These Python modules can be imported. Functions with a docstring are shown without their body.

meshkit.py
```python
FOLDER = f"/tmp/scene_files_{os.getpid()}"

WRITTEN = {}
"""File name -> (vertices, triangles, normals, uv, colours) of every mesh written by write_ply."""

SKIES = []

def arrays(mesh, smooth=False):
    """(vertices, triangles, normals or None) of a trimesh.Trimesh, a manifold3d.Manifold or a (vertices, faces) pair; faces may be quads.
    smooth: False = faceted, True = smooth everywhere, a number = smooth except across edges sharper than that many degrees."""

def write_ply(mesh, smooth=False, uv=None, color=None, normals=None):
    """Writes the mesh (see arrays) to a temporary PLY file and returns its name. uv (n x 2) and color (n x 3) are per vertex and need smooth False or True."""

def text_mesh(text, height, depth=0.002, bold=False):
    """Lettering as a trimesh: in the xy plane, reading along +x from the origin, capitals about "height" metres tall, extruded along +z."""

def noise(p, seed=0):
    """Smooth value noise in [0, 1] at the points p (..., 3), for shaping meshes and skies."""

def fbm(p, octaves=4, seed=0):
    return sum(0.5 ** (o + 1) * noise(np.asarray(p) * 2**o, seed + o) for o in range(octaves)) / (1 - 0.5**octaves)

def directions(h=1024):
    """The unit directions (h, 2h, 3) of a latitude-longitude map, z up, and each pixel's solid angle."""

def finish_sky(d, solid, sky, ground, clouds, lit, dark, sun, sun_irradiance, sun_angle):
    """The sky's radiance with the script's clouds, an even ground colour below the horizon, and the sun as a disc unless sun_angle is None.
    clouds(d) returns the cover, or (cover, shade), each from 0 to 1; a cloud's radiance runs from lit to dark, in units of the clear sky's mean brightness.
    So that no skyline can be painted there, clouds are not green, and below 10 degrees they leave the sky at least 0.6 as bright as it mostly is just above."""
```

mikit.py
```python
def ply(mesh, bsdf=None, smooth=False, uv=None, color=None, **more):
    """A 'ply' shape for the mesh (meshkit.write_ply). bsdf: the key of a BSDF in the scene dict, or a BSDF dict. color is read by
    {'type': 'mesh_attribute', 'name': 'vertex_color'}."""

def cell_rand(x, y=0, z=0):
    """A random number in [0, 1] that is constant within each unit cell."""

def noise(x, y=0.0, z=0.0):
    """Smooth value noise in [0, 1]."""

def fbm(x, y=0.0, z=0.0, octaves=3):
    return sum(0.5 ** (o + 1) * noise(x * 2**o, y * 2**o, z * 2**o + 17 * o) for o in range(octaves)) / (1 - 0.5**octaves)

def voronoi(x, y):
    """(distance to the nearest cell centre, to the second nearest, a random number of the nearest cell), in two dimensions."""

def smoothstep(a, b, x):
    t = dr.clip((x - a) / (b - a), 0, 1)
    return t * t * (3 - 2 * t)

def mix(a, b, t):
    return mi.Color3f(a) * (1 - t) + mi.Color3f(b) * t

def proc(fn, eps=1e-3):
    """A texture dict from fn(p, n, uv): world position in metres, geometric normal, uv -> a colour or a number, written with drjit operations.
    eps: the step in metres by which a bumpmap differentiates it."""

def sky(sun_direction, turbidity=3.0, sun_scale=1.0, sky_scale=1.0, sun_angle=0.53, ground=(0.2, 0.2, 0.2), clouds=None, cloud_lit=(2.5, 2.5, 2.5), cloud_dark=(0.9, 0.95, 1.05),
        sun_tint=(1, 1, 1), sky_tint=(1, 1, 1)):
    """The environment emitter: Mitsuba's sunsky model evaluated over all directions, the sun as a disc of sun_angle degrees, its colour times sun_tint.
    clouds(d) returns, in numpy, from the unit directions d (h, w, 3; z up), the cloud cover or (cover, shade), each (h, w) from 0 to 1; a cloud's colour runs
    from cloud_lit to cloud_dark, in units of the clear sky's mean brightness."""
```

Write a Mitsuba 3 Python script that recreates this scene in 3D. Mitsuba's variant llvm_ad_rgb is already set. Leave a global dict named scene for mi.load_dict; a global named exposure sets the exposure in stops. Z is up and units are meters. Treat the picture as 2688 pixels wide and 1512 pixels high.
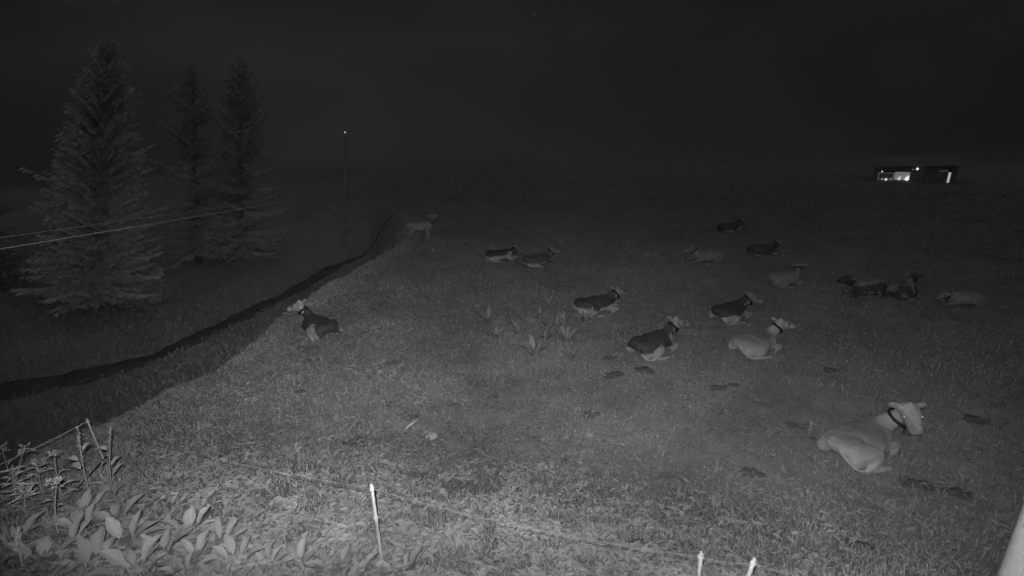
import math, random
import numpy as np, trimesh, manifold3d as m3d
import mitsuba as mi
import drjit as dr
import mikit, meshkit
from mikit import ply, proc, fbm, noise, smoothstep

T = mi.ScalarTransform4f
scene, labels = {}, {}

# ------------------------------------------------------------------ camera, sky, lamp, exposure
EYE = np.array([0.0, 0.0, 6.8])                 # the camera hangs on a mast at the top of a grassy bank
PITCH, ROLL, HFOV = math.radians(18.0), math.radians(1.4), 91.92
FWD = np.array([0, math.cos(PITCH), -math.sin(PITCH)])
UP0 = np.array([0, math.sin(PITCH), math.cos(PITCH)])
RIGHT0 = np.array([1.0, 0, 0])
UPV = UP0 * math.cos(ROLL) + RIGHT0 * math.sin(ROLL)
scene['camera'] = {'type': 'thinlens', 'fov': HFOV, 'fov_axis': 'x', 'near_clip': 0.02, 'far_clip': 2000.0,
                   'aperture_radius': 0.0125, 'focus_distance': 9.5,
                   'to_world': T().look_at(origin=EYE.tolist(), target=(EYE + FWD).tolist(), up=UPV.tolist())}
exposure = 3.0
# a dim, evenly overcast night sky
SKY_L = 0.105
sky = mikit.sky([0.3, 0.5, 0.25], turbidity=3, sun_scale=0.0, sky_scale=SKY_L, sun_angle=12, ground=(0.12, 0.12, 0.12),
                clouds=lambda d: 1.0, cloud_lit=(1.0, 1.0, 1.0), cloud_dark=(1.0, 1.0, 1.0))
sky['sampling_weight'] = 1.0
scene['sky_light'] = sky


def floodlight():
    """The night camera's own infrared lamp beside the lens: diodes fanned out to the left, ahead, to the right and upwards."""
    p = EYE + np.array([-0.03, -0.02, 0.15])
    for key, az, el, power, beam, cut in (('centre_diode', -7.0, -22.0, 57.0, 7.0, 32.5), ('left_diode', -31.0, -24.0, 46.0, 2.0, 22.3), ('right_diode', 31.5, -28.5, 37.0, 7.0, 32.0), ('upper_diode', -38.0, 3.0, 22.0, 10.0, 30.0)):
        az, el = math.radians(az), math.radians(el)
        aim = np.array([math.sin(az) * math.cos(el), math.cos(az) * math.cos(el), math.sin(el)])
        scene['lamp_' + key] = {'type': 'spot', 'to_world': T().look_at(origin=p.tolist(), target=(p + aim).tolist(), up=[0, 0, 1]),
                                'intensity': {'type': 'rgb', 'value': [power] * 3}, 'beam_width': beam, 'cutoff_angle': cut}


floodlight()

# ------------------------------------------------------------------ the lie of the land
# edge of the pasture on the left, in plan: behind it the meadow falls away into a little valley
BRINK = np.array([[-3.0, -3.0], [-5.2, 2.4], [-5.9, 4.5], [-6.6, 5.6], [-7.35, 6.6], [-7.9, 7.3], [-8.75, 8.3], [-9.45, 9.8], [-9.5, 11.2], [-9.65, 12.7], [-9.15, 13.75], [-8.7, 15.5], [-8.8, 18.9], [-8.35, 21.5], [-7.93, 24.25], [-6.8, 27.6], [-6.6, 31.0], [-8.0, 37.0], [-11, 50.0]])
TRACK = np.array([[-42.0, 11.5], [-32.0, 16.5], [-24.6, 21.0], [-22.4, 23.1], [-20.3, 25.9], [-18.95, 30.6], [-17.2, 36.4], [-15.4, 40.5], [-12.8, 43.0], [-10.0, 43.5]])


def side(x, y, line):
    """Signed distance to a polyline, positive on its left (towards -x)."""
    best, sign = np.full(np.shape(x), 1e9), np.zeros(np.shape(x))
    n = len(line)
    for i in range(n - 1):
        a, b = line[i], line[i + 1]
        d = b - a
        t = ((x - a[0]) * d[0] + (y - a[1]) * d[1]) / (d @ d)
        t = np.clip(t, -50 if i == 0 else 0, 50 if i == n - 2 else 1)
        dx, dy = x - a[0] - t * d[0], y - a[1] - t * d[1]
        r = np.hypot(dx, dy)
        s = np.where(d[0] * dy - d[1] * dx > 0, 1.0, -1.0)
        sign = np.where(r < best, s, sign)
        best = np.minimum(best, r)
    return best * sign


def sstep(a, b, x):
    t = np.clip((x - a) / (b - a), 0, 1)
    return t * t * (3 - 2 * t)


def nz(x, y, s, seed=0, o=3):
    return meshkit.fbm(np.stack([x / s, y / s, np.zeros_like(x)], -1), o, seed) - 0.5


def ground_z(x, y):
    x, y = np.broadcast_arrays(np.asarray(x, float), np.asarray(y, float))
    bank = 2.75 - 0.57 * (y - 3.7) - 0.115 * (x + 1.25) - 0.05 * np.maximum(x - 3, 0)
    bank = np.minimum(bank, 4.6)
    k = 0.55
    z = k * np.logaddexp(0, bank / k)
    z = z + 0.5 * nz(x, y, 9.0, 3) * sstep(4, 14, y) + 0.10 * nz(x, y, 1.3, 5, 3)
    u = side(x, y, BRINK) + 0.6 * nz(x, y, 2.2, 8, 2)
    fade = 1 - sstep(34, 60, y)
    floor = -5.0 + 0.20 * np.maximum(u - 13, 0) + 1.2 * nz(x, y, 14, 9)
    m = sstep(-0.1, 4.0, u) * fade
    z = z * (1 - m) + floor * m
    r = np.hypot(x, y)
    z = z + np.maximum(r - 105, 0) ** 1.12 * 0.32 * sstep(105, 150, r)
    z = z + 6.0 * nz(x, y, 40, 11, 3) * sstep(110, 200, r)
    return z
# END TERRAIN

# ------------------------------------------------------------------ materials (greys as the infrared camera sees them)
def grey(v):
    return {'type': 'rgb', 'value': [v, v, v]}


def mat(name, d, two=True):
    scene[name] = {'type': 'twosided', 'bsdf': d} if two else d


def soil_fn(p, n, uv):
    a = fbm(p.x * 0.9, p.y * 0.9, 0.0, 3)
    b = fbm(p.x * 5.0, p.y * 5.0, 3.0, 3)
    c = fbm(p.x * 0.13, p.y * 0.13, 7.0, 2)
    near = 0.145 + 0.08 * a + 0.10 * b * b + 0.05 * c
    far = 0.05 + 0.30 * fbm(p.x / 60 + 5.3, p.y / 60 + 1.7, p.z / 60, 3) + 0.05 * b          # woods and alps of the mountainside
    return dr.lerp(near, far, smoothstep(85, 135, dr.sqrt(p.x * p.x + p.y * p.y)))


def rough_fn(p, n, uv):
    return 0.02 * fbm(p.x * 14, p.y * 14, p.z * 14, 3)


def bark_fn(p, n, uv):
    return 0.05 + 0.10 * fbm(p.x * 9, p.y * 9, p.z * 1.6, 3)


def plank_fn(p, n, uv):
    return 0.15 + 0.13 * fbm(p.x * 3, p.y * 3, p.z * 0.7, 3)


def post_fn(p, n, uv):
    return 0.31 + 0.12 * noise(p.x * 30, p.y * 30, p.z * 9) - 0.10 * smoothstep(0.55, 0.8, fbm(p.x * 12, p.y * 12, p.z * 5, 3))


def pole_fn(p, n, uv):
    return 0.19 + 0.08 * fbm(p.x * 6, p.y * 6, p.z * 1.5, 3)


def dung_fn(p, n, uv):
    return 0.08 + 0.08 * fbm(p.x * 16, p.y * 16, p.z * 16, 3)


def track_fn(p, n, uv):
    return 0.06 + 0.07 * fbm(p.x * 1.5, p.y * 1.5, 1.0, 3)


VC = {'type': 'mesh_attribute', 'name': 'vertex_color'}
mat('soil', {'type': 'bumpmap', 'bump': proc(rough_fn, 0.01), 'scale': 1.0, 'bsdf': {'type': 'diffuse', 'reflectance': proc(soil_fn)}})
mat('herb', {'type': 'diffuse', 'reflectance': VC})
mat('coat', {'type': 'principled', 'base_color': VC, 'roughness': 0.75, 'specular': 0.25})
mat('bark', {'type': 'diffuse', 'reflectance': proc(bark_fn)})
mat('dark_plank', {'type': 'diffuse', 'reflectance': proc(plank_fn)})
mat('white_post', {'type': 'principled', 'base_color': proc(post_fn), 'roughness': 0.5, 'specular': 0.3})
mat('pole_paint', {'type': 'principled', 'base_color': proc(pole_fn), 'roughness': 0.5, 'specular': 0.3})
mat('dung', {'type': 'diffuse', 'reflectance': proc(dung_fn)})
mat('wet_track', {'type': 'diffuse', 'reflectance': proc(track_fn)})
mat('wire', {'type': 'diffuse', 'reflectance': grey(0.21)})
mat('cable', {'type': 'diffuse', 'reflectance': grey(0.45)})
mat('dark_wire', {'type': 'diffuse', 'reflectance': grey(0.03)})
mat('leather', {'type': 'principled', 'base_color': grey(0.012), 'roughness': 0.7})
mat('bell_metal', {'type': 'principled', 'base_color': grey(0.10), 'roughness': 0.5, 'metallic': 0.7})
mat('eye_shine', {'type': 'roughconductor', 'alpha': 0.30, 'specular_reflectance': grey(0.95)})
mat('eye_dark', {'type': 'principled', 'base_color': grey(0.02), 'roughness': 0.25})
mat('stone_grey', {'type': 'diffuse', 'reflectance': proc(lambda p, n, uv: 0.24 + 0.16 * fbm(p.x * 12, p.y * 12, p.z * 12, 3))})
mat('dry_wood', {'type': 'diffuse', 'reflectance': grey(0.5)})
mat('roofing', {'type': 'diffuse', 'reflectance': grey(0.24)})
mat('lit_room', {'type': 'diffuse', 'reflectance': grey(0.3)})

# ------------------------------------------------------------------ mesh helpers
rng = np.random.default_rng(7)


def entry(key, mesh, bsdf, smooth=False, color=None, **more):
    if key in scene:
        k = 1
        while f'{key}_{k:03d}' in scene:
            k += 1
        key = f'{key}_{k:03d}'
    if color is not None and np.ndim(color) == 1:
        color = np.repeat(np.asarray(color, float)[:, None], 3, 1)
    scene[key] = ply(mesh, bsdf, smooth=smooth, color=color, **more)
    return key


used = set()


def thing(name, label, cat, group=None):
    key, k = name, 0
    while key in used:
        k += 1
        key = f'{name}_{k:03d}'
    used.add(key)
    labels[key] = {'label': label, 'category': cat}
    if group:
        labels[key]['group'] = group
    return key


def tube(points, radii, sides=7, cap=True):
    p = np.asarray(points, float)
    radii = np.broadcast_to(np.asarray(radii, float), (len(p),))
    t = np.gradient(p, axis=0)
    t /= np.linalg.norm(t, axis=1, keepdims=True) + 1e-12
    ref = np.array([0, 0, 1.0]) if abs(t[:, 2]).mean() < 0.8 else np.array([1.0, 0, 0])
    a = np.cross(t, ref)
    a /= np.linalg.norm(a, axis=1, keepdims=True) + 1e-12
    b = np.cross(t, a)
    ang = np.arange(sides) * 2 * np.pi / sides
    v = p[:, None] + radii[:, None, None] * (np.cos(ang)[None, :, None] * a[:, None] + np.sin(ang)[None, :, None] * b[:, None])
    v = v.reshape(-1, 3)
    f = []
    for i in range(len(p) - 1):
        for j in range(sides):
            q = [i * sides + j, i * sides + (j + 1) % sides, (i + 1) * sides + (j + 1) % sides, (i + 1) * sides + j]
            f += [[q[0], q[2], q[1]], [q[0], q[3], q[2]]]
    if cap:
        n = len(v)
        v = np.vstack([v, p[:1], p[-1:]])
        e = (len(p) - 1) * sides
        for j in range(sides):
            f.append([n, j, (j + 1) % sides])
            f.append([n + 1, e + (j + 1) % sides, e + j])
    return trimesh.Trimesh(v, f, process=False)


def box(x0, x1, y0, y1, z0, z1, ch=0.0):
    if ch:
        s = [m3d.Manifold.sphere(ch, 8).translate([x, y, z]) for x in (x0 + ch, x1 - ch) for y in (y0 + ch, y1 - ch) for z in (z0 + ch, z1 - ch)]
        m = m3d.Manifold.batch_hull(s).to_mesh()
        return trimesh.Trimesh(m.vert_properties[:, :3], m.tri_verts, process=False)
    return trimesh.creation.box(bounds=[[x0, y0, z0], [x1, y1, z1]])


def rotz(a):
    c, s = math.cos(a), math.sin(a)
    return np.array([[c, -s, 0], [s, c, 0], [0, 0, 1.0]])


def roty(a):
    c, s = math.cos(a), math.sin(a)
    return np.array([[c, 0, s], [0, 1, 0], [-s, 0, c]])


def gz(x, y):
    return float(ground_z(np.array([x], float), np.array([y], float))[0])


def placed(mesh, x, y, rz=0.0, z=None, scale=1.0):
    m = mesh.copy()
    m.vertices = m.vertices * scale @ rotz(rz).T + [x, y, gz(x, y) if z is None else z]
    return m


# ------------------------------------------------------------------ ground
def sinh_axis(lo, hi, c, a, n):
    u = np.linspace(math.asinh((lo - c) / 450 * math.sinh(a)) / a, math.asinh((hi - c) / 450 * math.sinh(a)) / a, n)
    return c + 450 * np.sinh(a * u) / math.sinh(a)


gx, gy = sinh_axis(-450, 450, 0.0, 5.6, 560), sinh_axis(-60, 480, 8.0, 5.6, 500)
GX, GY = np.meshgrid(gx, gy)
GZ = ground_z(GX, GY)
ii, jj = np.meshgrid(np.arange(len(gy) - 1), np.arange(len(gx) - 1), indexing='ij')
q = (ii * len(gx) + jj).ravel()
quads = np.stack([q, q + 1, q + len(gx) + 1, q + len(gx)], 1)
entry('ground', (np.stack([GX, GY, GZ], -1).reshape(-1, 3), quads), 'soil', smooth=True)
labels['ground'] = {'label': 'grazed mountain pasture sloping down from a bank and falling into a dark valley', 'kind': 'structure'}


def ribbon(line, width, lift):
    line = np.asarray(line, float)
    s = np.r_[0, np.cumsum(np.linalg.norm(np.diff(line, axis=0), axis=1))]
    from scipy.interpolate import CubicSpline
    cs = CubicSpline(s, line)
    ss = np.linspace(0, s[-1], 260)
    p, d = cs(ss), cs(ss, 1)
    nrm = np.stack([-d[:, 1], d[:, 0]], 1) / np.linalg.norm(d, axis=1, keepdims=True)
    w = width * np.clip((s[-1] - ss) / 9, 0.05, 1) * (1 + 1.1 * (meshkit.fbm(np.stack([ss / 1.2, ss * 0, ss * 0], -1), 3, 4) - 0.5))
    rows = []
    for k in np.linspace(-0.5, 0.5, 7):
        xy = p + nrm * (k * w)[:, None]
        rows.append(np.column_stack([xy, ground_z(xy[:, 0], xy[:, 1]) + lift - 0.12 * (2 * k) ** 2]))
    v = np.stack(rows, 1).reshape(-1, 3)
    i, j = np.meshgrid(np.arange(259), np.arange(6), indexing='ij')
    a = (i * 7 + j).ravel()
    return v, np.stack([a, a + 7, a + 8, a + 1], 1)


entry('track', ribbon(TRACK, 1.5, 0.10), 'wet_track', smooth=True)
labels['track'] = {'label': 'dark wet track curving along the foot of the valley slope below the pasture edge', 'kind': 'structure'}


# ------------------------------------------------------------------ grass and herbs (ground cover nobody could count)
def patchy(x, y):
    a = meshkit.fbm(np.stack([x / 0.5, y / 0.5, 0 * x], -1), 3, 21)
    b = meshkit.fbm(np.stack([x / 2.4, y / 2.4, 0 * x], -1), 3, 22)
    return 0.56 + 0.48 * a + 0.55 * (b - 0.5)


def scatter(n, r0, r1, power, half_angle, keep):
    """Ground points whose density falls with the distance from the top of the bank."""
    e = 2 - power
    r = (r0 ** e + rng.random(n) * (r1 ** e - r0 ** e)) ** (1 / e)
    a = (rng.random(n) * 2 - 1) * half_angle
    x, y = r * np.sin(a), r * np.cos(a)
    k = keep(x, y)
    return x[k], y[k]


def blades(x, y, length, width, lean, col):
    n = len(x)
    z = ground_z(x, y) - 0.01
    a, h = rng.random(n) * 2 * np.pi, rng.random(n) * 2 * np.pi
    d = np.stack([np.cos(h), np.sin(h)], 1) * (lean * rng.random(n) * length)[:, None]
    s = np.stack([np.cos(a), np.sin(a)], 1) * (width * 0.5)[:, None]
    b = np.stack([x, y], 1)
    zz = np.sqrt(np.maximum(length ** 2 - (d ** 2).sum(1), (0.25 * length) ** 2))
    p = [np.column_stack([b - s, z]), np.column_stack([b + s, z]),
         np.column_stack([b + s * 0.85 + d * 0.35, z + 0.6 * zz]), np.column_stack([b - s * 0.85 + d * 0.35, z + 0.6 * zz]),
         np.column_stack([b + d, z + zz])]
    v = np.stack(p, 1).reshape(-1, 3)
    k = np.arange(n)[:, None] * 5
    f = np.concatenate([k + [0, 1, 2], k + [0, 2, 3], k + [3, 2, 4]])
    return v, f, np.repeat(col, 5)


def leaflets(x, y, size, lift, col, tilt=0.5):
    n = len(x)
    z = ground_z(x, y) + lift
    a = rng.random(n) * 2 * np.pi
    c, s = np.cos(a), np.sin(a)
    t1, t2 = (rng.random(n) - 0.35) * tilt * 2, (rng.random(n) - 0.5) * tilt * 2
    u = np.stack([c, s, t1], 1) * (size * 0.5)[:, None]
    w = np.stack([-s, c, t2], 1) * (size * 0.24)[:, None]
    o = np.stack([x, y, z], 1)
    up = np.zeros((n, 3))
    up[:, 2] = size * 0.10
    v = np.stack([o - u, o + w - u * 0.1 + up, o + u, o - w - u * 0.1 + up], 1).reshape(-1, 3)
    k = np.arange(n)[:, None] * 4
    return v, np.concatenate([k + [0, 2, 1], k + [0, 3, 2]]), np.repeat(col, 4)


def on_pasture(x, y):
    return (side(x, y, BRINK) < 1.2)


def join(parts):
    off, vs, fs, cs = 0, [], [], []
    for v, f, c in parts:
        vs.append(v); fs.append(f + off); cs.append(c)
        off += len(v)
    return (np.vstack(vs), np.vstack(fs)), np.concatenate(cs)


def stuff(key, parts, label):
    m, c = join(parts)
    entry(key, m, 'herb', color=np.clip(c, 0.01, 0.75))
    labels[key] = {'label': label, 'kind': 'stuff'}


HALF = math.radians(60)
x, y = scatter(370000, 2.2, 90, 1.65, HALF, lambda x, y: on_pasture(x, y) & (rng.random(len(x)) > sstep(26, 88, np.hypot(x, y))))
r = np.hypot(x, y)
g = np.maximum(r / 7, 1) ** 0.75
tall = 0.55 + 0.9 * meshkit.fbm(np.stack([x / 0.9, y / 0.9, 0 * x], -1), 3, 31)
ln = (0.045 + 0.07 * rng.random(len(x))) * tall * g ** 0.5
parts = [blades(x, y, ln, (0.008 + 0.006 * rng.random(len(x))) * g, 0.95, 0.285 * patchy(x, y) * (0.85 + 0.3 * rng.random(len(x))))]
stuff('grass', parts, 'short grazed grass covering the pasture and the near bank')

herb_zone = lambda x, y: on_pasture(x, y) & (rng.random(len(x)) < np.clip(1.25 - 0.16 * (x + 2.5) - 0.055 * np.maximum(y - 7, 0), 0.18, 1)) & \
    (meshkit.fbm(np.stack([x / 0.35, y / 0.35, 0 * x], -1), 2, 41) > 0.40)
x, y = scatter(115000, 2.2, 22, 1.6, HALF, herb_zone)
r = np.hypot(x, y)
sz = (0.04 + 0.12 * rng.random(len(x)) ** 2) * np.maximum(r / 7, 1) ** 0.4
stuff('meadow_herbs', [leaflets(x, y, sz, 0.03 + 0.07 * rng.random(len(x)), 0.25 * patchy(x, y) * (0.85 + 0.3 * rng.random(len(x))), 0.5)],
      'low broad-leaved meadow herbs growing among the grass on the left of the bank')

# taller grass along the brink of the pasture
xs, ys = [], []
for i in range(1, len(BRINK) - 1):
    n = int(1500 * np.linalg.norm(BRINK[i + 1] - BRINK[i]))
    t = rng.random(n)[:, None]
    p = BRINK[i] * (1 - t) + BRINK[i + 1] * t + rng.normal(0, 0.45, (n, 2))
    xs.append(p[:, 0]); ys.append(p[:, 1])
x, y = np.concatenate(xs), np.concatenate(ys)
clump = meshkit.fbm(np.stack([x / 0.8, y / 0.8, 0 * x], -1), 3, 51)
k = rng.random(len(x)) < clump * 1.4 - 0.2
x, y, clump = x[k], y[k], clump[k]
stuff('rough_grass', [blades(x, y, (0.06 + 0.26 * clump ** 2) * (0.6 + 0.8 * rng.random(len(x))), 0.010 + 0.010 * rng.random(len(x)), 0.7, 0.27 * patchy(x, y) + 0.1 * rng.random(len(x)))],
      'longer rough grass fringing the brink where the pasture falls away')

# coarse meadow of the valley beyond the brink
valley = lambda x, y: (side(x, y, BRINK) > 1.0) & (np.abs(side(x, y, TRACK)) > 0.55) & (x < 0)
x, y = scatter(120000, 9, 60, 1.2, math.radians(75), valley)
stuff('valley_grass', [blades(x, y, 0.14 + 0.18 * rng.random(len(x)), 0.05 + 0.05 * rng.random(len(x)), 0.9, 0.33 * patchy(x / 4, y / 4))],
      'unmown grass on the dark valley slope on either side of the track')


# ------------------------------------------------------------------ cattle
def ball(p, r, n=18):
    r = (r, r, r) if np.isscalar(r) else r
    return m3d.Manifold.sphere(1.0, n).scale(list(r)).translate([float(c) for c in p])


def chain(*joints):
    """Hulls of neighbouring spheres: a limb that tapers from joint to joint."""
    b = [ball(p, r) for p, r in joints]
    return m3d.Manifold.batch_boolean([m3d.Manifold.batch_hull([u, v]) for u, v in zip(b, b[1:])], m3d.OpType.Add)


def mirror(joints):
    return [((p[0], -p[1], p[2]), r) for p, r in joints]


HEAD = 1.16


def cow_body(pose, yaw, pitch, reach=0.0, edge=0.045):
    """One continuous skin: trunk, neck, head with ears, legs folded (lying) or straight (standing), tail. Nose towards +x, ground at z = 0."""
    parts = []
    up = 0.0 if pose == 'lying' else 0.62
    w = 1.0 if pose == 'lying' else 0.84
    S = lambda x, y, z: (x, y * w, z + up)
    H = m3d.Manifold.batch_hull
    # rump with its hip bones, barrel, chest, brisket
    parts.append(H([ball(S(-.74, s * .12, .40), .17) for s in (1, -1)] + [ball(S(-.48, s * .20, .47), .10) for s in (1, -1)] + [ball(S(-.44, s * .12, .32), .22) for s in (1, -1)] + [ball(S(-.80, 0, .50), .07)]))
    parts.append(H([ball(S(-.46, s * .13, .31), .22) for s in (1, -1)] + [ball(S(-.02, s * .20, .29), .27) for s in (1, -1)] + [ball(S(-.40, 0, .545), .055), ball(S(.0, 0, .53), .055)]))
    parts.append(H([ball(S(-.04, s * .19, .29), .27) for s in (1, -1)] + [ball(S(.38, s * .12, .32), .24) for s in (1, -1)] + [ball(S(.36, 0, .565), .06), ball(S(.0, 0, .53), .055)]))
    parts.append(H([ball(S(.36, s * .10, .33), .23) for s in (1, -1)] + [ball(S(.56, s * .06, .36), .17) for s in (1, -1)] + [ball(S(.62, 0, .22), .12)]))
    # neck, bent half way to where the head looks
    z0 = .46 + up
    cy, sy = math.cos(yaw * .40), math.sin(yaw * .40)
    lift = 1.0 - reach
    mid = np.array([.48 + .25 * cy, .25 * sy, z0 + .13 * lift])
    cy2, sy2 = math.cos(yaw * .75), math.sin(yaw * .75)
    poll = mid + np.array([.20 * cy2, .20 * sy2, .19 * lift])
    parts.append(chain(((.42, 0, z0 - .06), (.22, .19, .22)), ((.54, 0, z0 + .00), (.19, .16, .21)), (mid, (.15, .145, .19)), (poll - [0, 0, .05], (.13, .125, .15))))
    parts.append(chain(((.58, 0, z0 - .18), .13), (mid - [0, 0, .11], .11), (poll - [0, 0, .13], .09)))
    # head
    R = rotz(yaw) @ roty(pitch)
    K = HEAD
    P = lambda x, y, z: poll + R @ (np.array([x, y, z]) * K)
    B = lambda x, y, z, r: ball(P(x, y, z), np.array(r) * K if not np.isscalar(r) else r * K)
    parts.append(H([B(.0, s * .065, .01, .105) for s in (1, -1)] + [B(.14, s * .075, .015, .085) for s in (1, -1)]))
    parts.append(H([B(.13, s * .072, .01, .085) for s in (1, -1)] + [B(.29, s * .042, -.005, .072) for s in (1, -1)] + [B(.06, 0, -.12, .075), B(.32, 0, -.07, .05)]))
    parts.append(H([B(.28, s * .042, -.005, .072) for s in (1, -1)] + [B(.40, s * .052, -.02, .066) for s in (1, -1)] + [B(.38, 0, -.075, .05)]))
    parts.append(H([B(-.05, 0, .07, .06), B(.02, 0, .08, .05), B(-.04, 0, .135, .035)]))
    for s in (1, -1):
        parts.append(H([B(-.03, s * .13, .03, .034), B(-.05, s * .20, .045, (.03, .035, .06)), B(-.06, s * .255, .045, (.026, .03, .065)), B(-.06, s * .315, .03, .022)]))
        parts.append(H([B(.11, s * .125, .05, .032), B(.17, s * .118, .045, .026)]))
    if pose == 'lying':
        for s in (1, -1):
            k = 1 if s < 0 else .90
            hind = [((-.62, -.33, .20), (.24, .15, .20)), ((-.62, -.26, .32), (.23, .14, .25)), ((-.42, -.40 * k, .28), (.23, .13, .24)), ((-.24, -.47 * k, .25), (.14, .10, .17))]
            shank = [((-.26, -.48 * k, .20), (.12, .09, .13)), ((-.46, -.53 * k, .11), .085), ((-.58, -.53 * k, .09), .072)]
            foot = [((-.58, -.54 * k, .08), .066), ((-.36, -.60 * k, .055), .050), ((-.18, -.64 * k, .05), .052), ((-.07, -.65 * k, .045), .046)]
            fore = [((.38, -.20, .38), (.17, .09, .20)), ((.30, -.29, .20), (.11, .09, .12)), ((.62, -.31, .13), .080), ((.75, -.31, .11), .078)]
            shin = [((.75, -.31, .10), .070), ((.56, -.38, .055), .050), ((.42, -.40, .05), .052)]
            if s > 0:
                fore = [((.38, -.20, .38), (.17, .09, .20)), ((.34, -.27, .20), (.11, .09, .12)), ((.68, -.24, .12), .078), ((.82, -.22, .09), .072)]
                shin = [((.82, -.22, .09), .068), ((.98, -.22, .055), .048), ((1.04, -.22, .05), .050)]
            for c in (hind, shank, foot, fore, shin):
                parts.append(chain(*(c if s < 0 else mirror(c))))
        tail = [((-.84, -.02, .48), .045), ((-.91, -.14, .34), .036), ((-.88, -.32, .20), .030), ((-.80, -.43, .09), .030), ((-.64, -.50, .05), .036)]
    else:
        for s in (1, -1):
            o = .10 * s
            hind = [((-.60, -.15, .90), (.24, .13, .28)), ((-.48, -.20, .72), (.16, .11, .16)), ((-.66 + o, -.19, .48), .085), ((-.62 + o, -.19, .14), .052), ((-.58 + o, -.19, .05), .062)]
            fore = [((.42, -.15, .90), (.17, .10, .24)), ((.38, -.18, .70), .12), ((.40 - o, -.17, .42), .078), ((.40 - o, -.17, .14), .052), ((.43 - o, -.17, .05), .062)]
            for c in (hind, fore):
                parts.append(chain(*(c if s < 0 else mirror(c))))
        tail = [((-.86, 0, 1.10), .045), ((-.93, 0, .95), .034), ((-.92, 0, .62), .028), ((-.90, 0, .42), .05)]
    parts.append(chain(*tail))
    m = m3d.Manifold.batch_boolean(parts, m3d.OpType.Add).refine_to_length(edge).to_mesh()
    mesh = trimesh.Trimesh(m.vert_properties[:, :3].astype(float), m.tri_verts, process=True)
    trimesh.smoothing.filter_taubin(mesh, lamb=0.5, nu=-0.52, iterations=max(3, int(6 * (0.04 / edge) ** 2)))
    vv = np.array(mesh.vertices)
    mesh.vertices = vv + np.array(mesh.vertex_normals) * (0.030 * (meshkit.fbm(vv * 5.5, 2, 12) - 0.5) + 0.016 * (meshkit.fbm(vv * 15, 2, 13) - 0.5))[:, None]
    mesh.vertices[:, 2] = np.maximum(mesh.vertices[:, 2], -0.02)
    return mesh, poll, R, mid


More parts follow.
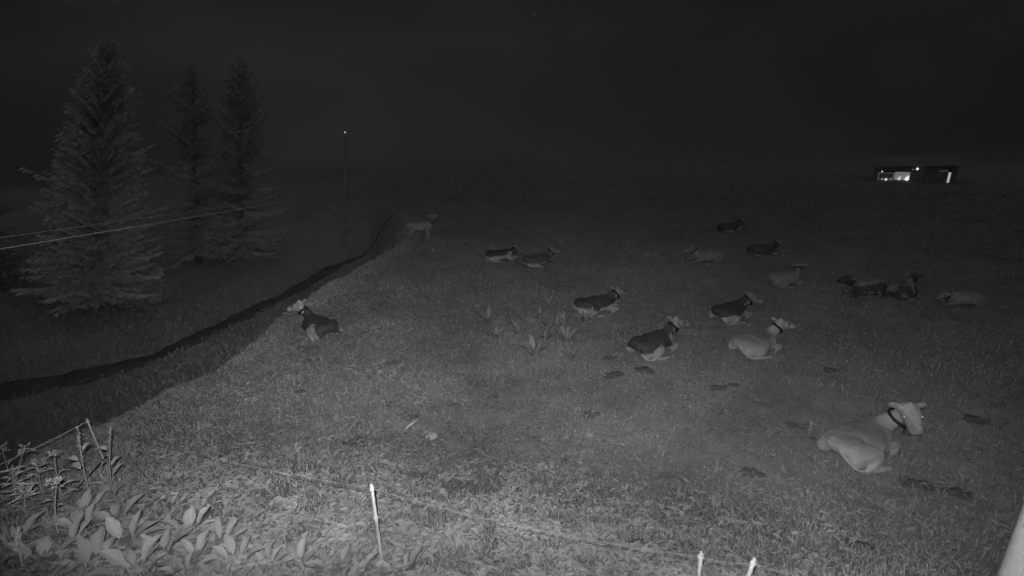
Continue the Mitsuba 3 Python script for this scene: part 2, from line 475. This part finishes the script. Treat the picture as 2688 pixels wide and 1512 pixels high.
def coat(v, kind, poll, R, seed):
    """Hair colour of the animal itself: pale all over, or dark with pale belly, legs and face."""
    n = meshkit.fbm(v * 2.2 + seed * 7.3, 3, seed) - 0.5
    fine = meshkit.fbm(v * np.array([14.0, 26.0, 26.0]), 3, seed + 3) - 0.5
    loc = (v - poll) @ R
    head = (loc[:, 0] > -.15) & (np.abs(loc[:, 1]) < .48) & (loc[:, 2] > -.27) & (loc[:, 2] < .3) & (v[:, 0] > .45)
    muzzle = sstep(.36, .45, loc[:, 0] / HEAD) * head
    if kind == 'dim':
        c = 0.24 + 0.16 * n
    elif kind == 'patch':
        c = 0.24 * (1 - sstep(-.04, .06, n)) + 0.07 * sstep(-.04, .06, n)
    elif kind == 'pale':
        c = 0.35 + 0.14 * n - 0.12 * sstep(.36, .52, v[:, 2] + .3 * n) * ~head * (1 - sstep(.40, .55, v[:, 0])) - 0.06 * sstep(-.28, -.12, v[:, 0]) * (1 - sstep(.15, .35, v[:, 0])) * (v[:, 2] > .1) * ~head
    else:
        edge = {'belly': .27, 'dark': .14, 'saddle': .33, 'thigh': .12}[kind]
        d = sstep(-.04, .04, v[:, 2] - edge - 0.40 * n)
        if kind in ('belly', 'thigh'):
            fx, fr = (.30, (.30, .22)) if kind == 'belly' else (.42, (.40, .30))
            flank = np.hypot((v[:, 0] + fx) / fr[0], (v[:, 2] - .20) / fr[1]) + 1.2 * n
            d = d * (1 - (1 - sstep(.8, 1.1, flank)) * (np.abs(v[:, 1]) > .26))
        if kind == 'belly':
            d = d * (1 - sstep(.36, .44, v[:, 0] + n * .5) * (1 - sstep(.60, .68, v[:, 0])) * (v[:, 2] < .52))
        c = 0.31 * (1 - d) + (0.09 if kind == 'dark' else 0.055) * d
        c = np.where(head, (0.34 if kind == 'thigh' else 0.25) + 0.15 * n, c)
    c = c * (1 - 0.35 * muzzle)
    return np.clip(c * (1 + 0.42 * fine), 0.012, 0.6)


def cow(label, x, y, heading, yaw, pitch, kind, seed, pose='lying', reach=0.0, scale=1.0, edge=0.06, collar=True, bell=False, shine=(), eyes=True, group=None):
    key = thing('cow', label, 'cow', group)
    mesh, poll, R, mid = cow_body(pose, math.radians(yaw), math.radians(pitch), reach, edge)
    col = coat(mesh.vertices, kind, poll, R, seed)
    rz = math.radians(heading)
    at = lambda m: placed(m, x, y, rz, scale=scale)
    entry(key + '__body', at(mesh), 'coat', smooth=True, color=col)
    if eyes:
        for i, s in enumerate((1, -1)):
            e = trimesh.creation.icosphere(2, 0.036)
            e.apply_scale([1, .8, .9])
            e.vertices = (e.vertices + np.array([.160, s * .150, .052]) * HEAD) @ R.T + poll
            entry(key + '__eye', at(e), 'eye_shine' if i in shine else 'eye_dark', smooth=True)
    if collar:
        axis = poll - mid
        axis /= np.linalg.norm(axis)
        c = mid + axis * 0.11
        hdir = np.cross(axis, [0, 0, 1.0]); hdir /= np.linalg.norm(hdir)
        vdir = np.cross(hdir, axis)
        a = np.linspace(0, 2 * np.pi, 37)
        pts = [c + hdir * .160 * math.cos(t) + vdir * (.198 * math.sin(t) - .015 - (.05 if math.sin(t) < 0 else 0) * -math.sin(t)) for t in a]
        rings = []
        for sft in (-.022, 0, .022):
            rings.append(tube(np.array(pts) + axis * sft, .014, 6, cap=False))
        ck = entry(key + '__collar', at(trimesh.util.concatenate(rings)), 'leather', smooth=True)
        low = c - vdir * .27
        if bell:
            prof = [[.0, .0], [.03, .0], [.042, -.02], [.050, -.07], [.062, -.12], [.058, -.12], [.04, -.06], [.0, -.04]]
            b = trimesh.creation.revolve(prof, sections=16)
            b.vertices = b.vertices * 1.25 + low + [0, 0, .01]
            entry(ck + '__bell', at(b), 'bell_metal', smooth=40)
    return key


cow('pale cow lying nearest on the right, dark collar with a bell, eye shining', 7.30, 8.90, 25, -120, 40, 'pale', 1, edge=0.032, bell=True, shine=(0, 1), scale=1.0, reach=-.85)
cow('pale cow lying facing right with a dark neck strap, below the dark cows', 7.50, 13.95, 24, -14, 14, 'pale', 2, edge=0.045, scale=.95)
cow('dark-backed cow with a white belly lying with its head up to the right', 4.45, 14.35, 34, -16, 14, 'belly', 3, edge=0.045, scale=1.0)
cow('dark cow lying beyond the pale strapped cow, facing right', 8.0, 16.9, 30, -30, 22, 'saddle', 4, scale=.95, reach=.25)
cow('dark cow lying half hidden behind the tall dock plants, facing right', 3.25, 18.0, 18, 14, 20, 'saddle', 5, reach=.3)
cow('dark-bodied pale-faced cow lying at the pasture edge, facing left', -7.0, 16.55, 136, 34, 18, 'thigh', 6, edge=0.045, scale=1.02, reach=-.35)
cow('pale cow standing far off with one glinting eye', -5.6, 30.6, 2, -78, 4, 'dim', 7, reach=-.5, pose='standing', shine=(0, 1), edge=0.07)
cow('far dark cow with a pale flank lying left of its dark neighbour', -0.55, 26.5, 8, 30, 24, 'belly', 8, edge=0.08, scale=.92, reach=.5)
cow('far dark cow lying with its head raised at the right', 1.40, 25.2, 26, -8, 14, 'dark', 9, edge=0.08, scale=.92, reach=.1)
cow('dim pale cow lying far off, left of a faint dark cow', 9.95, 24.4, 190, -10, 20, 'dim', 10, edge=0.08, scale=.9)
cow('faint dark cow lying far off to the right of a dim pale cow', 13.3, 25.4, 10, 24, 24, 'dark', 11, edge=0.08, scale=.9, reach=.6)
cow('farthest small dark cow lying on the upper pasture', 14.3, 31.8, 18, -20, 22, 'dark', 12, edge=0.08, scale=.9, reach=.5)
cow('pale cow lying in the middle right with its head raised', 11.95, 20.6, 8, 70, 14, 'dim', 13, edge=0.08, scale=.9)
cow('dim cow of the pair at the right, lying with its head up at the left', 14.2, 18.8, 195, -18, 10, 'patch', 14, edge=0.07, scale=.9)
cow('dim pale cow of the pair at the right, lying low', 15.5, 18.5, 30, 15, 20, 'patch', 15, edge=0.07, scale=.85)
cow('dim pale cow lying low near the right edge', 16.9, 17.4, 178, 5, 22, 'dim', 16, edge=0.08, reach=.7, scale=.75)


# ------------------------------------------------------------------ electric fence
def fence_post(label, base, top, r=0.015):
    key = thing('fence_post', label, 'fence post', 'thin white fence posts')
    b, t = np.array([base[0], base[1], gz(*base) - 0.15]), np.array(top)
    entry(key + '__post', tube([b, b * .5 + t * .5, t - (t - b) * .01, t], [r, r, r, r * .7], 10), 'white_post', smooth=40)
    d = (t - b) / np.linalg.norm(t - b)
    for k in (0.05, 0.38):
        c = t - d * k
        entry(key + '__wire_clip', tube([c - d * .012, c + d * .012], r * 1.45, 10), 'white_post', smooth=40)
    return t - d * 0.05


tl = fence_post('thin white fence post among the tall weeds on the left', (-6.63, 6.80), (-6.72, 6.80, 2.61))
tc = fence_post('thin white fence post standing alone at the bottom centre', (-1.335, 3.79), (-1.34, 3.79, 3.70))
tr = fence_post('white fence post holding a wire at the lower right, left of its neighbour', (1.43, 3.00), (1.40, 2.97, 3.67))
t2 = fence_post('leaning white fence post cut off by the bottom, right of its neighbour', (1.72, 3.02), (1.86, 3.04, 3.52))


def span(a, b, sag, n=24):
    t = np.linspace(0, 1, n)[:, None]
    p = np.asarray(a) * (1 - t) + np.asarray(b) * t
    p[:, 2] -= 4 * sag * (t * (1 - t))[:, 0]
    return p


def fence_wire(label, a, b, sag, r=0.0035, m='wire'):
    key = thing('fence_wire', label, 'fence wire')
    entry(key, tube(span(a, b, sag), r, 5), m, smooth=True)


fence_wire('pale fence wire running left from the top of the left post', tl, (-6.3, 2.4, 3.75), 0.10, 0.006, 'cable')
fence_wire('thin wire sagging between the left post and the bottom centre post', tl, tc, 0.10, 0.0022)
fence_wire('thin wire sagging between the bottom centre post and the lower right post', tc, tr, 0.07, 0.0018)
fence_wire('short wire between the two posts at the lower right', tr, t2, 0.02, 0.0020)
fence_wire('thin wire leaving the leaning post towards the right', t2, (4.6, 2.0, 3.9), 0.16, 0.002)
fence_wire('dark lower fence line slanting through the dock plants on the left', (-6.55, 6.75, 1.95), (-3.6, 1.2, 3.95), 0.10, 0.008, 'dark_wire')

key = thing('pale_pole', 'pale upright pole cut off by the lower right corner', 'pole')
px, py = 3.365, 2.545
entry(key + '__shaft', tube([[px, py, gz(px, py) - .3], [px, py, 4.2], [px, py, 5.6]], [.095, .092, .09], 28), 'pole_paint', smooth=50)
entry(key + '__cap', tube([[px, py, 5.6], [px, py, 5.62], [px, py, 5.66]], [.10, .10, .05], 28), 'pole_paint', smooth=40)


# ------------------------------------------------------------------ docks and tall weeds
def leaf_mesh(L, W, az, el, droop, wave, stalk=0.25):
    """A broad leaf on its stalk: folded along the midrib, wavy edge, arching over."""
    n, k = 9, 5
    s = np.linspace(0, 1, n)
    th = el - droop * s ** 1.3
    step = L / (n - 1)
    r = np.r_[0, np.cumsum(np.cos(th[:-1]) * step)]
    z = np.r_[0, np.cumsum(np.sin(th[:-1]) * step)]
    wid = W * np.where(s < stalk, 0.07, np.sin(np.pi * np.clip((s - stalk) / (1 - stalk), 0, 1) ** 0.75) ** 0.8 + 0.03)
    ph = rng.random(3) * 6.3
    wid = wid * (1 + .10 * np.sin(s * 9 + ph[0]) + .07 * np.sin(s * 23 + ph[1]))
    az = az + .25 * math.sin(ph[2]) * s
    v = np.zeros((n, k, 3))
    for j, c in enumerate(np.linspace(-1, 1, k)):
        lat = c * wid * 0.5
        v[:, j, 0] = r * np.cos(az) - lat * np.sin(az)
        v[:, j, 1] = r * np.sin(az) + lat * np.cos(az)
        v[:, j, 2] = z + abs(c) * wid * 0.22 + wave * wid * np.sin(s * 17 + 2.5 * c) * abs(c)
    i, j = np.meshgrid(np.arange(n - 1), np.arange(k - 1), indexing='ij')
    a = (i * k + j).ravel()
    return v.reshape(-1, 3), np.stack([a, a + 1, a + k + 1, a + k], 1)


def leaf(key, x, y, z, L, W, az, el, droop, tone):
    v, f = leaf_mesh(L, W, az, el, droop, 0.06 + 0.06 * rng.random())
    v = v + [x, y, z]
    rib = np.tile(np.array([0, 0, .10, 0, 0]), 9)
    c = tone * (1 + rib + 0.25 * (meshkit.fbm(v * 22, 2, 5) - 0.5))
    entry(key, (v, f), 'herb', smooth=True, color=c)


def dock_plant(label, group, x, y, n, L, tone=0.36, upright=0.0):
    key = thing('dock_plant', label, 'plant', group)
    z = gz(x, y)
    a0 = rng.random() * 6.3
    for i in range(n):
        az = a0 + i * 2.4 + rng.normal(0, .25)
        l = L * (0.65 + 0.55 * rng.random())
        el = math.radians(rng.uniform(35, 80) + upright * 15)
        leaf(key + '__leaf', x + .05 * math.cos(az), y + .05 * math.sin(az), z, l, l * rng.uniform(.22, .33) * (1 - .35 * upright), az, el, rng.uniform(.7, 1.6) * (1 - .5 * upright), tone * rng.uniform(.75, 1.15))


NEAR = [(-4.49, 4.46), (-4.54, 4.17), (-4.22, 3.68), (-3.88, 3.89), (-3.35, 3.64), (-2.99, 3.62), (-2.62, 3.58), (-2.32, 3.54), (-2.07, 3.59), (-1.73, 3.61),
        (-3.65, 3.33), (-4.14, 3.41), (-3.30, 3.33), (-2.91, 3.32), (-3.03, 4.0), (-1.51, 3.51), (-1.1, 3.65), (-5.0, 4.7), (-5.25, 5.25), (-2.55, 3.25), (-3.55, 4.3), (-4.75, 3.75)]
for i, (x, y) in enumerate(NEAR):
    left = sstep(-2.2, -4.0, np.array(x)) if x < -2.2 else 0
    where = ('low dock plant beside the foot of the bottom centre fence post', 'docks by the bottom centre post') if x > -2.2 else \
        ('broad-leaved dock plant in the leafy strip along the bottom, left of the centre post', 'docks along the bottom edge') if x > -3.2 else \
        ('large-leaved dock plant below the dark fence line at the left', 'docks below the dark fence line') if y > 3.85 else \
        ('dock plant in the crowded patch filling the bottom left corner', 'docks in the bottom left corner')
    dock_plant(*where, x, y, 9 if x < -1.8 else 6, 0.21 + 0.07 * rng.random() + .06 * float(sstep(2.4, 4.2, np.array(-x))), 0.21 + .05 * float(sstep(2.0, 4.0, np.array(-x))))
MID = [(-.61, 15.5), (-.9, 16.9), (1.39, 16.2), (1.74, 15.1), (1.85, 16.7), (.62, 14.2), (.17, 15.9), (2.45, 17.0), (2.95, 17.1), (1.47, 18.3), (-.1, 17.9), (1.0, 17.2), (1.8, 14.1), (1.1, 15.4)]
for x, y in MID:
    dock_plant(*(('pale upright dock plant just left of the half hidden dark cow', 'docks beside the half hidden cow') if x > 1.2 else ('pale upright dock plant in the loose clump in mid pasture', 'docks in mid pasture')), x, y, 12, 0.40 + 0.26 * rng.random(), 0.20, upright=0.9)


def weed(label, x, y, h, lean, kind, tone=0.40):
    """A tall stem: stem, a few stem leaves and a flower head (spike of little whorls or a star of narrow leaves)."""
    key = thing('tall_weed', label, 'weed')
    z = gz(x, y)
    s = np.linspace(0, 1, 9)
    p = np.column_stack([x + lean[0] * s ** 1.6, y + lean[1] * s ** 1.6, z + h * s])
    m = tube(p, np.linspace(.011, .004, 9), 6)
    entry(key + '__stem', m, 'herb', smooth=True, color=np.full(len(m.vertices), tone * .85))
    for i in range(5):
        t = 0.12 + 0.13 * i
        b = p[int(t * 8)] * (1 - (t * 8) % 1) + p[int(t * 8) + 1] * ((t * 8) % 1)
        leaf(key + '__leaf', b[0], b[1], b[2], h * (.30 - .03 * i), h * .07, rng.random() * 6.3, 0.9, 1.3, tone * .9)
    quads = []
    if kind == 'spike':
        for i in range(90):
            t = rng.uniform(.55, 1)
            c = np.array([np.interp(t, s, p[:, k]) for k in range(3)])
            quads.append((c, rng.random() * 6.3, rng.uniform(.2, 1.1), rng.uniform(.022, .05) * (1.3 - .6 * t), .45))
    elif kind == 'star':
        for tt in (1.0, .84, .68):
            c = np.array([np.interp(tt, s, p[:, k]) for k in range(3)])
            for i in range(9):
                quads.append((c, i * .7 + rng.random(), rng.uniform(-.2, .9), rng.uniform(.09, .16) * (1.5 - .5 * tt), .2))
    else:
        for i in range(26):
            c = p[-1] + rng.normal(0, .025, 3)
            quads.append((c, rng.random() * 6.3, rng.uniform(-.3, 1.2), rng.uniform(.04, .08), .5))
    vs, fs = [], []
    for c, az, el, l, wr in quads:
        d = np.array([math.cos(az) * math.cos(el), math.sin(az) * math.cos(el), math.sin(el)])
        w = np.array([-math.sin(az), math.cos(az), 0]) * l * wr * .5
        o = len(vs) * 5
        vs.append([c, c + d * l * .5 + w, c + d * l * .55 + [0, 0, l * .1], c + d * l * .5 - w, c + d * l - [0, 0, l * .15]])
        fs += [[o, o + 1, o + 2], [o, o + 2, o + 3], [o + 1, o + 4, o + 2], [o + 2, o + 4, o + 3]]
    v = np.array(vs).reshape(-1, 3)
    labels[key + '__flower_head'] = {'kind': 'stuff'}
    entry(key + '__flower_head', (v, np.array(fs)), 'herb', color=np.repeat(tone * rng.uniform(.8, 1.25, len(vs)), 5))


weed('tall weed with a long knobbly flower spike left of the left fence post', -5.52, 5.30, 1.03, (.07, .07), 'spike', .36)
weed('tall weed with a feathery top just right of the left fence post', -5.42, 5.51, .98, (.13, .13), 'spike', .30)
weed('weed with a hooked drooping top between the spike and the star weeds', -5.80, 5.22, .63, (.03, .07), 'tuft', .34)
weed('slender weed with a starry leafy top left of the hooked weed', -6.20, 5.37, .48, (.04, .05), 'star', .34)
weed('weed with spreading star-shaped leaf whorls at the left edge', -5.87, 4.79, .50, (.04, .05), 'star', .38)
weed('slim leaning weed stalk rising above the star-shaped whorls', -5.96, 4.85, .68, (.14, .17), 'tuft', .30)
weed('low star-leaved weed beside the dark fence line', -5.46, 4.49, .36, (.05, .06), 'star', .36)
weed('three-lobed weed crossing the dark fence line', -4.75, 4.12, .57, (.08, .09), 'tuft', .36)
weed('thin pale beaded weed spike near the bottom left corner', -4.21, 3.30, .37, (.04, .05), 'spike', .42)
weed('bare leaning weed stalk at the far left edge', -6.68, 5.48, .75, (.02, .03), 'tuft', .28)
weed('thin faint weed standing left of the nearest pale cow', 6.62, 9.54, .34, (.0, .01), 'spike', .45)


# ------------------------------------------------------------------ dung, stone, stick
def cow_pat(label, x, y, size, ring=False):
    key = thing('cow_pat', label, 'cow pat')
    n, k = 26, 6
    vs = [[0, 0, .030 if not ring else .004]]
    a = np.arange(n) * 2 * np.pi / n
    out = 1 + 1.3 * (meshkit.fbm(np.stack([np.cos(a) * 1.4 + x, np.sin(a) * 1.4 + y, a * 0], -1), 3, 2) - .5)
    for j in range(1, k + 1):
        t = j / k
        h = .030 * (1 - t ** 2) if not ring else .035 * math.sin(math.pi * t) ** 2
        for q in range(n):
            vs.append([math.cos(a[q]) * t * out[q] * size, math.sin(a[q]) * t * out[q] * size * .75, h + .012 * math.sin(9 * t + 3 * a[q])])
    v = np.array(vs)
    f = [[0, 1 + q, 1 + (q + 1) % n] for q in range(n)]
    for j in range(k - 1):
        for q in range(n):
            b0, b1 = 1 + j * n, 1 + (j + 1) * n
            f += [[b0 + q, b1 + q, b1 + (q + 1) % n], [b0 + q, b1 + (q + 1) % n, b0 + (q + 1) % n]]
    rz = rng.random() * .6 - .3
    v = v @ rotz(rz).T
    v[:, 0] += x; v[:, 1] += y
    v[:, 2] += ground_z(v[:, 0], v[:, 1]) + .018
    entry(key, (v, np.array(f)), 'dung', smooth=True)


for p in [('dark cow pat just below the cow at the pasture edge', -6.91, 15.17, .30), ('double dark cow pat second below the cow at the pasture edge', -6.51, 14.22, .28),
          ('small dark pat right of the cow at the pasture edge', -5.23, 16.49, .22), ('small dark pat alone in the left middle of the pasture', -3.68, 13.81, .22),
          ('dark pat in the upper left part of the leafy ground', -5.88, 12.12, .20), ('dark flat pat just above the pale stick', -2.51, 10.64, .24),
          ('dark pat in the middle of the pasture above the thin dark sliver', -.62, 11.71, .24), ('long dark pat left of the pale stone', -3.49, 9.41, .36),
          ('thin dark sliver of dung right of the pat above the stick', -1.54, 11.24, .16), ('dark pat right of centre, in line with the pale stick', 1.84, 10.62, .22),
          ('round dark pat just left of the white-bellied dark cow', 2.91, 13.91, .24), ('dark pat below the strapped pale cow, left of a pair', 5.51, 11.83, .24),
          ('smaller dark pat below the strapped pale cow, right of a pair', 5.95, 11.93, .15), ('dark oval pat right of the strapped pale cow', 8.96, 12.55, .22),
          ('dark pat at the right edge above the nearest cow', 10.74, 9.88, .28), ('dark oval pat left of the nearest cow level with its head', 6.42, 9.88, .18),
          ('dark broken pat left of the nearest cow level with its feet', 4.66, 8.15, .24), ('dark oval pat low at the right, beyond the nearest cow', 8.12, 7.47, .25),
          ('trampled dark patch of dung just below the nearest cow', 7.55, 7.75, .33), ('dark lumpy pat at the bottom, left of the ring-shaped one', 1.58, 4.95, .17),
          ('dark pat above the leaning fence post', 3.60, 5.57, .10), ('dark pat at the bottom right between leaning post and pale pole', 4.94, 5.58, .22),
          ('dark pat low in the leafy ground on the left', -3.73, 5.54, .10), ('dark smear of dung below the white-bellied dark cow', 2.86, 12.79, .30),
          ('dark smear of dung lower right of the white-bellied dark cow', 3.78, 12.95, .34)]:
    cow_pat(*p)
cow_pat('ring-shaped dark pat at the bottom above the lower right fence post', 2.12, 4.94, .17, ring=True)

key = thing('stone', 'pale rounded stone lying in the grass below the pale stick', 'stone')
m = trimesh.creation.icosphere(4, .13)
m.vertices *= 1 + .35 * (meshkit.fbm(m.vertices * 9, 3, 3)[:, None] - .5)
m.vertices *= [1.15, .9, .62]
entry(key, placed(m, -1.88, 9.58, .4, z=gz(-1.88, 9.58) + .07), 'stone_grey', smooth=True)
key = thing('stick', 'short pale stick lying on the grass above the pale stone', 'stick')
z = gz(-2.46, 10.12) + .10
entry(key, tube([[-2.56, 10.0, z - .02], [-2.47, 10.11, z + .015], [-2.36, 10.26, z + .02]], [.020, .024, .016], 8), 'dry_wood', smooth=40)


# ------------------------------------------------------------------ trees
def spruce_mesh(H, R, n_branch, seed, thin=1.0, skirt=0.05):
    g = np.random.default_rng(seed)
    vs, cs = [], []
    for b in range(n_branch):
        t = skirt + (1 - skirt) * (b + g.random()) / n_branch
        L = R * ((1 - t) ** 0.66 + .02) * (0.62 + 0.62 * g.random())
        if g.random() < .08:
            L *= 1.3
        az = g.random() * 6.283
        el = math.radians(-22 + 60 * t + g.normal(0, 7))
        n = max(3, int(4 + L * 7 * thin))
        s = (np.arange(n) + g.random(n)) / n
        r = L * s
        z = t * H + L * (math.sin(el) * s + .22 * s ** 2)
        d = np.array([math.cos(az), math.sin(az)])
        w = np.array([-d[1], d[0]])
        for k in range(n):
            for sgn in (-1, 1):
                l = (.16 + .34 * (1 - s[k]) * min(1, L)) * (.7 + .6 * g.random()) * (.5 + .5 * min(1.5, L)) + .06
                hang = -.25 - .5 * g.random()
                o = np.array([d[0] * r[k], d[1] * r[k], z[k]])
                q = np.array([d[0] * .75 + sgn * w[0] * .8, d[1] * .75 + sgn * w[1] * .8, hang])
                e = np.array([d[0] * .3 - sgn * w[0] * .3, d[1] * .3 - sgn * w[1] * .3, .12]) * l * .6
                vs.append([o - e * .6, o + q * l * .6 + e, o + q * l, o + q * l * .5 - e])
                cs.append(0.8 + .4 * g.random())
    v = np.array(vs).reshape(-1, 3)
    k = np.arange(len(vs))[:, None] * 4
    return v, np.concatenate([k + [0, 1, 2], k + [0, 2, 3]]), np.repeat(cs, 4)


def spruce(label, x, y, H, R, n, seed, tone, lean=(0, 0), thin=1.0, group=None):
    key = thing('spruce_tree', label, 'tree', group)
    v, f, c = spruce_mesh(H, R, n, seed, thin)
    z = gz(x, y)
    v[:, :2] += np.outer(v[:, 2] / H, lean)
    entry(key + '__crown', (v + [x, y, z], f), 'herb', color=np.clip(c * tone, 0, .7))
    entry(key + '__trunk', tube([[x, y, z - .4], [x + lean[0] * .5, y + lean[1] * .5, z + H * .5], [x + lean[0] * .97, y + lean[1] * .97, z + H * .97]], [H * .018, H * .011, .02], 9), 'bark', smooth=True)


spruce('tall broad spruce standing on the left across the valley', -27.6, 30.8, 16.1, 3.3, 950, 11, .48, (3.4, 2.7))
spruce('dim slender spruce second from the left behind the tall one', -26.3, 40.4, 15.4, 3.6, 230, 12, .37, (2.1, 1.3), .6)
spruce('dim spruce third from the left, close behind the slender one', -23.4, 42.2, 16.2, 4.0, 230, 13, .37, (2.1, 1.1), .6)
spruce('short dark spruce at the left edge left of the tall one', -34.5, 30.0, 8.0, 2.6, 220, 14, .20, (1.5, 1.2), .6)

key = thing('shrub', 'leafy shrub at the foot of the tall spruce', 'shrub')
g = np.random.default_rng(5)
n = 5200
d = g.normal(size=(n, 3)); d /= np.linalg.norm(d, axis=1)[:, None]
lump = .65 + .7 * meshkit.fbm(d * 2.2 + 3, 3, 8)
rad = (g.random(n) ** .4) * lump
c = d * rad[:, None] * [1.9, 1.7, 1.7] + [-25.6, 32.4, gz(-25.6, 32.4) + 1.3]
c = c[c[:, 2] > gz(-25.6, 32.4)]
n = len(c)
a, bq = g.normal(size=(n, 3)) * .10, g.normal(size=(n, 3)) * .07
v = np.stack([c - a, c + bq, c + a, c - bq], 1).reshape(-1, 3)
k = np.arange(n)[:, None] * 4
entry(key + '__foliage', (v, np.concatenate([k + [0, 1, 2], k + [0, 2, 3]])), 'herb', color=np.repeat(.33 * g.uniform(.7, 1.2, n), 4))
b0 = np.array([-25.6, 32.4, gz(-25.6, 32.4) - .1])
for i in range(4):
    e = np.array([math.cos(i * 1.6) * .8, math.sin(i * 1.6) * .8, 1.9])
    entry(key + '__stem', tube([b0, b0 + e * .5, b0 + e], [.05, .035, .012], 6), 'bark', smooth=True)

# ------------------------------------------------------------------ overhead lines and their pole
key = thing('utility_pole', 'thin dark pole in the distance with a small light at its top', 'utility pole')
bx, by = -15.6, 45.1
zb = gz(bx, by)
entry(key + '__shaft', tube([[bx, by, zb - .5], [bx + .7, by + .2, (zb + 6.6) / 2], [bx + 1.36, by + .45, 6.62]], [.15, .13, .09], 10), 'dark_plank', smooth=True)
entry(key + '__crossarm', box(bx + .05, bx + 1.45, by + .08, by + .20, 1.58, 1.70, .02), 'dark_plank')
hood = trimesh.creation.revolve([[0, .13], [.06, .12], [.16, .0], [.15, -.02], [0, -.01]], sections=14)
hood.vertices += [bx + 1.36, by + .30, 6.78]
lk = entry(key + '__lamp_shade', hood, 'roofing')
bulb = trimesh.creation.icosphere(2, .085)
bulb.vertices += [bx + 1.36, by + .30, 6.72]
entry(lk + '__bulb', bulb, 'lit_room', smooth=True, emitter={'type': 'area', 'radiance': grey(.42 / 8), 'sampling_weight': 0.02})
for lab, a, b in (('upper faint overhead cable at the left, above its brighter twin', (-10.11, 8.88, 5.03), (bx + .15, by + .14, 1.72)),
                  ('brighter lower overhead cable crossing the left in front of the tall spruce', (-10.12, 8.82, 4.81), (bx + 1.3, by + .14, 1.71))):
    a, b = np.array(a), np.array(b)
    out = a - (b - a) / np.linalg.norm(b - a) * 9
    key = thing('overhead_cable', lab, 'cable')
    entry(key, tube(span(out, b, .02, 60), .005 if 'upper' in lab else .011, 6), 'cable', smooth=True)


# ------------------------------------------------------------------ the lit cattle shed on the right
key = thing('cattle_shed', 'low dark shed in the distance on the right with lit openings and lamps', 'shed')
SX, SY = 44.2, 54.9                                             # middle of its front
rz = math.atan2(-SX, SY) + 0.06
zs = gz(SX, SY)


def shed(name, mesh, m, **kw):
    mesh.vertices = mesh.vertices @ rotz(rz).T + [SX, SY, zs]
    return entry(key + '__' + name, mesh, m, **kw)


def lamp(name, u, w, r, power, depth=-.08):
    b = trimesh.creation.icosphere(2, r)
    b.vertices += [u, depth, w]
    return shed(name, b, 'lit_room', smooth=True, emitter={'type': 'area', 'radiance': grey(power / 8), 'sampling_weight': 0.02})


U0, U1 = -3.4, 3.4
A, B, C = -3.16, -1.77, -.30                                     # left opening A-B, right opening B-C
for nm, x0, x1, z0, z1 in (('wall', U0, A, -.4, 1.5), ('wall', A, C, 1.12, 1.5), ('wall', A, C, -.4, .10), ('wall', C, 2.82, -.4, 1.7), ('wall', 3.06, 3.4, -.4, 1.7)):
    shed(nm, box(x0, x1, 0, .14, z0, z1), 'dark_plank')
shed('back_wall', box(U0, 3.4, 3.4, 3.55, -.4, 2.2), 'dark_plank')
shed('floor', box(U0, 3.4, .14, 3.4, -.4, .04), 'dark_plank')
for x0, x1 in ((U0 - .14, U0), (3.4, 3.54)):
    shed('side_wall', box(x0, x1, 0, 3.55, -.4, 1.9), 'dark_plank')
shed('partition', box(B - .04, B + .04, .15, 3.4, .0, 1.6), 'dark_plank')
rf = box(U0 - .4, 3.8, -.55, 4.0, 0, .10)
rf.vertices[:, 2] += 1.52 + .17 * (rf.vertices[:, 1] + .5) + .045 * (rf.vertices[:, 0] + 3.4)
shed('roof', rf, 'roofing')
for lab, x0, x1, z0, z1 in (('window', A, B, .12, .92), ('window', B, C, .12, 1.10)):
    fr = [box(x0, x1, -.05, -.004, z1 - .05, z1), box(x0, x0 + .06, -.05, -.004, z0, z1 - .052), box(x1 - .06, x1, -.05, -.004, z0, z1 - .052), box(x0 + .062, x1 - .062, -.05, -.004, z0, z0 + .05)]
    pane = box(x0 + .06, x1 - .06, .06, .075, z0 + .05, z1 - .05)
    if x0 == A:
        k0 = shed(lab, trimesh.util.concatenate(fr), 'lit_room', emitter={'type': 'area', 'radiance': grey(.09 / 8), 'sampling_weight': 0.02})
        shed('window__pane', pane, 'dark_plank')
    else:
        k0 = shed(lab, trimesh.util.concatenate(fr), 'dark_plank')
        scene_pane = shed('window_001__pane', pane, 'lit_room', emitter={'type': 'area', 'radiance': grey(.13 / 8), 'sampling_weight': 0.02})
for i, (u, w, r, p) in enumerate([(-1.25, .32, .16, .50), (-1.20, .50, .09, .45), (-.56, .32, .20, .85), (-.50, .56, .12, .7), (-2.75, .24, .08, .26), (-2.40, .20, .11, .9), (-1.98, .28, .08, .20)]):
    lamp('lamp', u, w, r, p)
for u, w, r, p in ((-2.9, 1.10, .08, .7), (.12, 1.46, .12, 1.1), (-.25, 1.40, .05, .2)):
    lamp('eaves_lamp', u, w, r, p, depth=-.75)
shed('door_gap', box(2.84, 3.04, -.02, .02, .05, 1.12), 'lit_room', emitter={'type': 'area', 'radiance': grey(.38 / 8), 'sampling_weight': 0.02})
shed('lintel', box(2.0, 2.75, -.10, -.03, 1.20, 1.32), 'lit_room', emitter={'type': 'area', 'radiance': grey(.03 / 8), 'sampling_weight': 0.02})

# ------------------------------------------------------------------ thin night mist that the lamp shines into
scene['haze_air'] = {'type': 'homogeneous', 'albedo': 0.95, 'sigma_t': 0.00016, 'phase': {'type': 'isotropic'}}
scene['haze'] = {'type': 'cube', 'to_world': T().translate([0, 210, 193]).scale([470, 285, 200]), 'bsdf': {'type': 'null'}, 'interior': {'type': 'ref', 'id': 'haze_air'}}
labels['haze'] = {'label': 'thin night mist hanging over the pasture in the lamp light', 'kind': 'stuff'}
scene['camera']['medium'] = {'type': 'ref', 'id': 'haze_air'}
